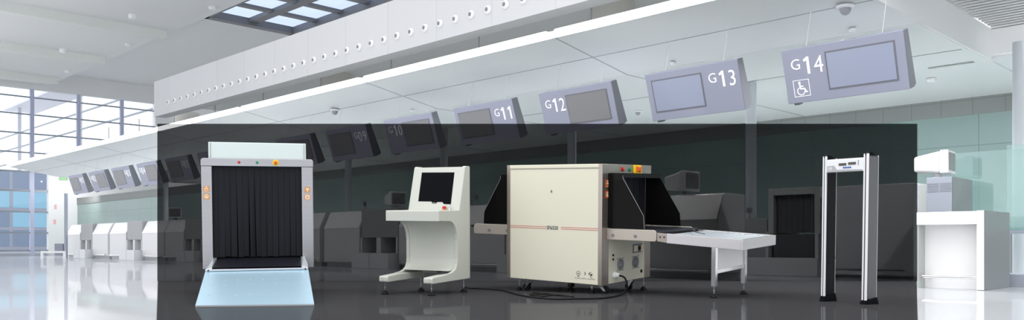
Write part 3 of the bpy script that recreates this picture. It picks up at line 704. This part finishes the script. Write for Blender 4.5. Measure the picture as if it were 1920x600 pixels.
# conveyor rails, belt and roller
def rails(sg, xe, ln):
    def X(v): return xe + sg * v
    for y0 in (.085, .85):
        r = B().prism([(X(0), .425), (X(0), .528), (X(ln - .03), .528), (X(ln - .012), .52), (X(ln), .50), (X(ln), .44), (X(ln - .012), .425)], 'y', y0, y0 + .02).obj('conveyor_rail', 'railm', t, bevel=.003)
        if y0 < .5:
            for v in (.065, .30): B().cyl((X(v), .085, .467), (X(v), .078, .467), .014, seg=16).obj('bolt', 'signside', r)
    B().box(min(X(0), X(ln + .06)), max(X(0), X(ln + .06)), .108, .848, .49, .520).obj('conveyor_belt', 'belt', t, bevel=.012)
rails(1, .012, .512); rails(-1, -L - .008, .505)
B().prism([(.53, .428), (.53, .505), (.625, .500), (.625, .418)], 'y', .09, .11).prism([(.53, .428), (.53, .505), (.625, .500), (.625, .418)], 'y', .845, .865).obj('table_bracket', 'steelp', t, bevel=.002)
for x in (.56, .60): B().cyl((x, .086, .468), (x, .09, .468), .008, seg=10).obj('bracket_slot', 'ink', t)
# controls on the right end beam
for y, m_ in ((.369, 'red'), (.505, 'green')):
    b_ = B().lathe((.012, y, 1.082), [(.022, 0), (.022, .005), (.015, .006), (.016, .014), (.008, .018)], 18, (1, 0, 0)).obj('indicator_lamp', m_, t, smooth=True)
q = B().prism([(.575, 1.05), (.575, 1.118), (.59, 1.128), (.72, 1.128), (.735, 1.118), (.735, 1.05), (.72, 1.04), (.59, 1.04)], 'x', .012, .024).obj('emergency_stop', 'yellow', t, bevel=.004)
B().prism([(.615, 1.055), (.62, 1.115), (.66, 1.105), (.70, 1.115), (.695, 1.055), (.66, 1.07)], 'x', .024, .04).obj('knob', 'orange', q, bevel=.004)
RS = Matrix.Rotation(radians(90), 4, 'Z')
for z, kd in ((.945, 'trefoil'), (.845, 'ring')):
    sticker(t, 0, 0, .036, kd, base='stickerb', rot=Matrix.Translation((.0135, .087, z)) @ RS @ Matrix.Scale(.95, 4, (1, 0, 0)))
# lower panel fittings
for y, z in ((.356, .170), (.653, .170)):
    f_ = B().cyl((.006, y, z), (.011, y, z), .062, seg=28).obj('fan', 'signside', t)
    g = B()
    for r in (.058, .042, .026, .01): g.ring((.011, y, z), (.015, y, z), r, r - .004, 24)
    for a in (0, 60, 120): g.box(.012, .015, -.058, .058, -.002, .002) if False else g.tube([(.014, y + .058 * cos(radians(a + 20)), z + .058 * sin(radians(a + 20))), (.014, y - .058 * cos(radians(a + 20)), z - .058 * sin(radians(a + 20)))], .002, 6)
    g.obj('fan_guard', 'kick', f_)
    g = B()
    for dy in (-.058, .058):
        for dz in (-.058, .058): g.cyl((.006, y + dy, z + dz), (.010, y + dy, z + dz), .005, seg=8)
    g.obj('screws', 'ink', f_)
    g = B()
    for k in range(7):
        a = radians(k * 360 / 7); g.prism([(y + .012 * cos(a), z + .012 * sin(a)), (y + .05 * cos(a), z + .05 * sin(a)), (y + .05 * cos(a + .5), z + .05 * sin(a + .5)), (y + .014 * cos(a + .7), z + .014 * sin(a + .7))], 'x', .0108, .0116)
    g.obj('fan_blades', 'black', f_)
sk_ = B().box(.006, .012, .600, .790, .262, .350).obj('power_socket', 'signside', t)
B().box(.012, .018, .610, .68, .275, .335).obj('switch', 'pale', sk_); B().cyl((.012, .725, .305), (.02, .725, .305), .02, seg=14).obj('outlet', 'black', sk_); B().box(.012, .016, .755, .782, .27, .34).obj('fuse', 'pale', sk_)
for y, z in ((.212, .268), (.212, .228)): B().cyl((.006, y, z), (.014, y, z), .010, seg=12).obj('push_button', 'black', t)
B().cyl((.006, .777, .070), (.013, .777, .070), .017, seg=14).obj('drain_plug', 'black', t)
gn = B().lathe((.006, .245, .075), [(.034, 0), (.034, .02), (.026, .022), (.024, .05), (.018, .055)], 14, (1, 0, 0)).obj('cable_gland', 'white', t, smooth=True)
# casters and levelling feet
def caster(t, M, x, y, ztop, dirx):
    z = floor_z(M, x + .035 * dirx, y); r = .036
    f = B().box(x - .03, x + .03, y - .03, y + .03, ztop - .008, ztop).prism([(x - .025, ztop - .005), (x + .025, ztop - .005), (x + .05 * dirx + .012, z + r - .01), (x + .05 * dirx - .012, z + r - .01)], 'y', y - .026, y - .022).prism([(x - .025, ztop - .005), (x + .025, ztop - .005), (x + .05 * dirx + .012, z + r - .01), (x + .05 * dirx - .012, z + r - .01)], 'y', y + .022, y + .026).obj('caster', 'chrome', t)
    B().cyl((x + .045 * dirx, y - .016, z + r + .002), (x + .045 * dirx, y + .016, z + r + .002), r, seg=24).obj('wheel', 'black', f, smooth=True)
caster(t, M3, -.06, .11, 0, 1); level_foot(t, M3, -.13, .06, 0, .032)
caster(t, M3, -.88, .11, 0, -1); level_foot(t, M3, -1.0, .08, 0, .032)
caster(t, M3, -.10, .80, 0, -1); level_foot(t, M3, -.03, .90, 0, .032)
caster(t, M3, -.90, .82, 0, 1)

# roller table joined to the conveyor
rt = thing('roller_table', 'stainless steel roller table on two legs at the right of the cream X-ray machine', 'table', M3)
def tz(x): return .502 - .026 * (x - .626) / .69
xa, xb = .627, 1.312
for y0 in (.085, .855):
    B().prism([(xa, tz(xa) - .086), (xa, tz(xa)), (xb, tz(xb)), (xb, tz(xb) - .09)], 'y', y0, y0 + .02).obj('side_frame', 'tray', rt, bevel=.002)
B().box(xb, xb + .02, .085, .875, tz(xb) - .09, tz(xb)).obj('end_frame', 'tray', rt, bevel=.002)
for k in range(11):
    x = xa + .035 + k * .0605
    B().cyl((x, .105, tz(x) - .028), (x, .855, tz(x) - .028), .024, seg=16).obj('roller', 'aluminium', rt, smooth=True)
for y in (.11, .79):
    zt = tz(1.06) - .085; 
    fz = floor_z(M3, 1.06, y)
    B().box(1.04, 1.08, y, y + .05, fz + .10, zt + .01).obj('leg', 'chrome', rt, bevel=.003)
    level_foot(rt, M3, 1.06, y + .025, fz + .12, .034)
B().box(1.045, 1.075, .16, .79, .165, .20).obj('cross_bar', 'chrome', rt, bevel=.002)
B().box(1.055, 1.062, .165, .785, .20, tz(1.06) - .088).obj('white_panel', 'counter2', rt)
B().tube([(.66, .60, .512), (.70, .45, .53), (.78, .3, .515), (.9, .2, .508), (.98, .13, .505)], .006, 8).obj('bent_rod', 'chrome', rt, smooth=True)

# power cable across the platform
def wp(px, py):
    Y = 1560 * (EYE - .012) / (py - 458); return Vector(((px - 960) / 1560 * Y, Y, .0115))
g0 = M3 @ Vector((.06, .245, .074))
pts = [g0, M3 @ Vector((.12, .235, .06)), M3 @ Vector((.165, .21, .0)), M3 @ Vector((.17, .18, -.05))]
fl = [wp(1160, 554), wp(1130, 559), wp(1080, 560), wp(1040, 560.5), wp(1000, 557), wp(970, 552), wp(940, 544), wp(905, 541), wp(880, 540), wp(868, 537)]
allp = pts + fl
def smooth_pts(P, n=6):
    out = []
    for i in range(len(P) - 1):
        a, b, c, d = P[max(i - 1, 0)], P[i], P[i + 1], P[min(i + 2, len(P) - 1)]
        for k in range(n):
            s = k / n; out.append(.5 * ((2 * b) + (c - a) * s + (2 * a - 5 * b + 4 * c - d) * s * s + (3 * b - a - 3 * c + d) * s ** 3))
    out.append(P[-1]); return out
sp = smooth_pts(allp)
for p in sp:
    if p.z < .0115: p.z = .0115
cbl = tag(B().tube(sp, .0085, 8).obj('power_cable', 'black', smooth=True), 'black power cable from the cream X-ray machine to the operator console', 'cable')
lp = [wp(1075, 560) + Vector((0, 0, .017)), wp(1050, 554) + Vector((0, 0, .004)), wp(1020, 550), wp(1000, 549), wp(995, 552), wp(1010, 556), wp(1030, 553.5), wp(1048, 553), wp(1030, 550.5), wp(1008, 552), wp(996, 555) + Vector((0, 0, .016))]
tag(B().tube(smooth_pts(lp), .0075, 8).obj('cable_loop', 'black', smooth=True), 'loose loops of black cable lying below the cream X-ray machine', 'cable')

# ---- 4. walk-through metal detector
M4 = frame((2.738, 6.432, PT), 400, -60)
t = thing('walk_through_metal_detector', 'tall walk-through metal detector gate with a white header panel', 'metal detector', M4)
Wd, Dd, Td = .425, .125, 1.172
def post(x0, x1, inner):
    for k, (a, b) in enumerate(((x0, x0 + (x1 - x0) * .34), (x1 - (x1 - x0) * .42, x1))):
        B().box(a, b, -.004, .012, .028, Td - .006).obj('front_trim', 'header', t, bevel=.004)
    B().box(x0 + (x1 - x0) * .34, x1 - (x1 - x0) * .42, .002, .012, .028, Td - .01).obj('light_line', 'redled', t)
    B().box(x0 + .002, x1 - .002, .012, Dd - .01, .04, Td - .02).obj('post_panel', 'dblack' if inner else 'dgrey', t)
    B().box(x0, x1, Dd - .01, Dd, .04, Td - .02).obj('rear_trim', 'header', t, bevel=.003)
    B().prism([(-.002, Td - .02), (-.002, Td), (.03, Td + .006), (Dd, Td - .03), (Dd, Td - .045)], 'x', x0 + .002, x1 - .002).obj('top_cap', 'blackg', t)
    a = B().hexa([(x0 - .006, -.018, floor_z(M4, x0, -.018, PT + .001)), (x1 + .006, -.018, floor_z(M4, x1, -.018, PT + .001)), (x1 + .006, Dd + .02, floor_z(M4, x1, Dd + .02, PT + .001)), (x0 - .006, Dd + .02, floor_z(M4, x0, Dd + .02, PT + .001))],
                 [(x0 - .002, -.008, .03), (x1 + .002, -.008, .03), (x1 + .002, Dd + .004, .052), (x0 - .002, Dd + .004, .052)]).obj('foot_cap', 'blackg', t, bevel=.003)
post(-.042, 0, False)
B().box(0, .003, .012, Dd - .01, .05, Td - .03).obj('outer_panel', 'dgrey', t)
post(-Wd, -Wd + .036, True)
B().box(-Wd + .034, -Wd + .038, .012, Dd - .008, .05, Td - .12).obj('inner_panel', 'dblack', t)
hz0, hz1 = 1.035, 1.130
B().prism([(.0, hz0), (.0, hz1), (.02, hz1 + .008), (Dd - .01, hz1 - .005), (Dd - .01, hz0 + .006)], 'x', -Wd + .036, -.042).obj('header', 'header', t, bevel=.002)
B().prism([(.004, hz0 - .001), (.004, hz0 - .004), (Dd - .012, hz0 + .002), (Dd - .012, hz0 + .006)], 'x', -Wd + .04, -.046).obj('underside', 'dunder', t)
for x in (-.29, -.12): B().box(x, x + .004, .02, Dd - .03, hz0 - .006, hz0 - .001).obj('underside_slot', 'black', t)
B().prism([(-Wd + .046, hz0 + .002), (-Wd + .046, hz0 + .05), (-Wd + .11, hz0 + .052), (-Wd + .125, hz0 + .035), (-Wd + .135, hz0 + .018), (-Wd + .37, hz0 + .012), (-Wd + .37, hz0 + .002)], 'y', -.0025, .001).obj('badge_strip', 'badge', t)
B().ring((-Wd + .075, -.004, hz0 + .028), (-Wd + .075, -.002, hz0 + .028), .016, .013).box(-Wd + .065, -Wd + .086, -.004, -.002, hz0 + .026, hz0 + .031).obj('badge_mark', 'header', t)
B().box(-.27, -.20, -.003, .001, 1.082, 1.102).obj('display', 'display', t); B().box(-.182, -.112, -.003, .001, 1.086, 1.106).obj('display', 'display', t)
for x in (-.222, -.202, -.182, -.162): B().cyl((x, -.004, 1.066), (x, .001, 1.066), .0075, seg=14).obj('button', 'lblue', t)
B().box(-.092, -.087, -.003, .001, 1.078, 1.12).obj('level_bar', 'dunder', t)
for z in (.30, .34): B().cyl((-Wd + .038, .04 if z < .32 else .11, z), (-Wd + .042, .04 if z < .32 else .11, z), .006, seg=10).obj('screw', 'black', t)

# ------------------------------------------------------------------ light
w = bpy.data.worlds.new('world'); S.world = w; w.use_nodes = True
nt = w.node_tree; bg = nt.nodes['Background']
tc = nt.nodes.new('ShaderNodeTexCoord'); sx = nt.nodes.new('ShaderNodeSeparateXYZ'); cr = nt.nodes.new('ShaderNodeValToRGB')
nt.links.new(tc.outputs['Generated'], sx.inputs[0]); nt.links.new(sx.outputs[2], cr.inputs[0]); nt.links.new(cr.outputs[0], bg.inputs[0])
cr.color_ramp.elements[0].position = 0.0; cr.color_ramp.elements[0].color = (.86, .88, .92, 1)
cr.color_ramp.elements[1].position = .5; cr.color_ramp.elements[1].color = (1, 1, 1, 1)
mr = nt.nodes.new('ShaderNodeMapRange'); mr.inputs[1].default_value = -1; mr.inputs[2].default_value = 1
mr.inputs[3].default_value = 1.95; mr.inputs[4].default_value = .95          # brighter daylight from the glazed left side
nt.links.new(sx.outputs[0], mr.inputs[0]); nt.links.new(mr.outputs[0], bg.inputs[1])
def area(name, loc, rot, sx_, sy_, e, col=(1, 1, 1)):
    l = bpy.data.lights.new(name, 'AREA'); l.shape = 'RECTANGLE'; l.size = sx_; l.size_y = sy_; l.energy = e; l.color = col
    o = bpy.data.objects.new(name, l); COL.objects.link(o); o.location = loc; o.rotation_euler = rot; return o
area('hall_fill', (2, 5, 7.5), (0, 0, 0), 10, 8, 350)  # added overhead fill, no fitting hangs here

for i in range(13):  # added spots that brighten counters and back wall under the canopy
    hx = 1.5 - i * 2.9
    for hy, e_ in ((12.8, 190 if i < 8 else 640), (9.9, 70 if i < 8 else 40)):
        if hx > -4 and hy < 12: continue
        if hy < 12 and hx > -9: e_ = 270
        if hy > 12 and hx > -9: e_ = 480
        l = bpy.data.lights.new('canopy_fill_spot', 'SPOT'); l.energy = e_; l.spot_size = radians(150); l.spot_blend = 1; l.shadow_soft_size = .012
        o = bpy.data.objects.new('canopy_fill_spot', l); COL.objects.link(o); o.matrix_world = HM(hx, hy, soffit_z(hy) - .02)

for hx, hy in ((-2.2, 9.6), (0.3, 10.6)):  # added spots brightening beam and desk, no fittings in the slats
    l = bpy.data.lights.new('slat_fill_spot', 'SPOT'); l.energy = 60; l.spot_size = radians(160); l.spot_blend = 1; l.shadow_soft_size = .012
    o = bpy.data.objects.new('slat_fill_spot', l); COL.objects.link(o); o.matrix_world = HM(hx, hy, 3.55)
up = area('roof_fill', (0, 0, 0), (0, 0, 0), 20, .3, 200); up.matrix_world = HM(-15, 10.15, 5.4) @ Matrix.Rotation(pi, 4, 'X')  # added upward fill above the bulkhead to brighten the roof
up = area('roof_fill', (0, 0, 0), (0, 0, 0), 14, 6, 190); up.matrix_world = HM(-38, 4.5, 4.2) @ Matrix.Rotation(pi, 4, 'X')  # second added fill, floating, for the far roof

for hy, z in ((15.2, 4.2),):  # added spot that whitens the end wall
    l = bpy.data.lights.new('end_wall_fill', 'SPOT'); l.energy = 380; l.spot_size = radians(150); l.spot_blend = 1; l.shadow_soft_size = .012
    o = bpy.data.objects.new('end_wall_fill', l); COL.objects.link(o); o.matrix_world = HM(-47.5, hy, z) @ Matrix.Rotation(radians(50), 4, 'Y')

l = bpy.data.lights.new('beam_fill', 'SPOT'); l.energy = 110; l.spot_size = radians(150); l.spot_blend = 1; l.shadow_soft_size = .012  # added spot to brighten the fascia beam
o = bpy.data.objects.new('beam_fill', l); COL.objects.link(o); o.matrix_world = HM(-1.2, 11.0, 3.45) @ Matrix.Rotation(radians(75), 4, 'X')
cv = area('recess_fill', (0, 0, 0), (0, 0, 0), 22, .2, 22); cv.matrix_world = HM(-14, 12.9, 3.5) @ Matrix.Rotation(pi, 4, 'X')  # added fill above the canopy, lifts the recess and drums
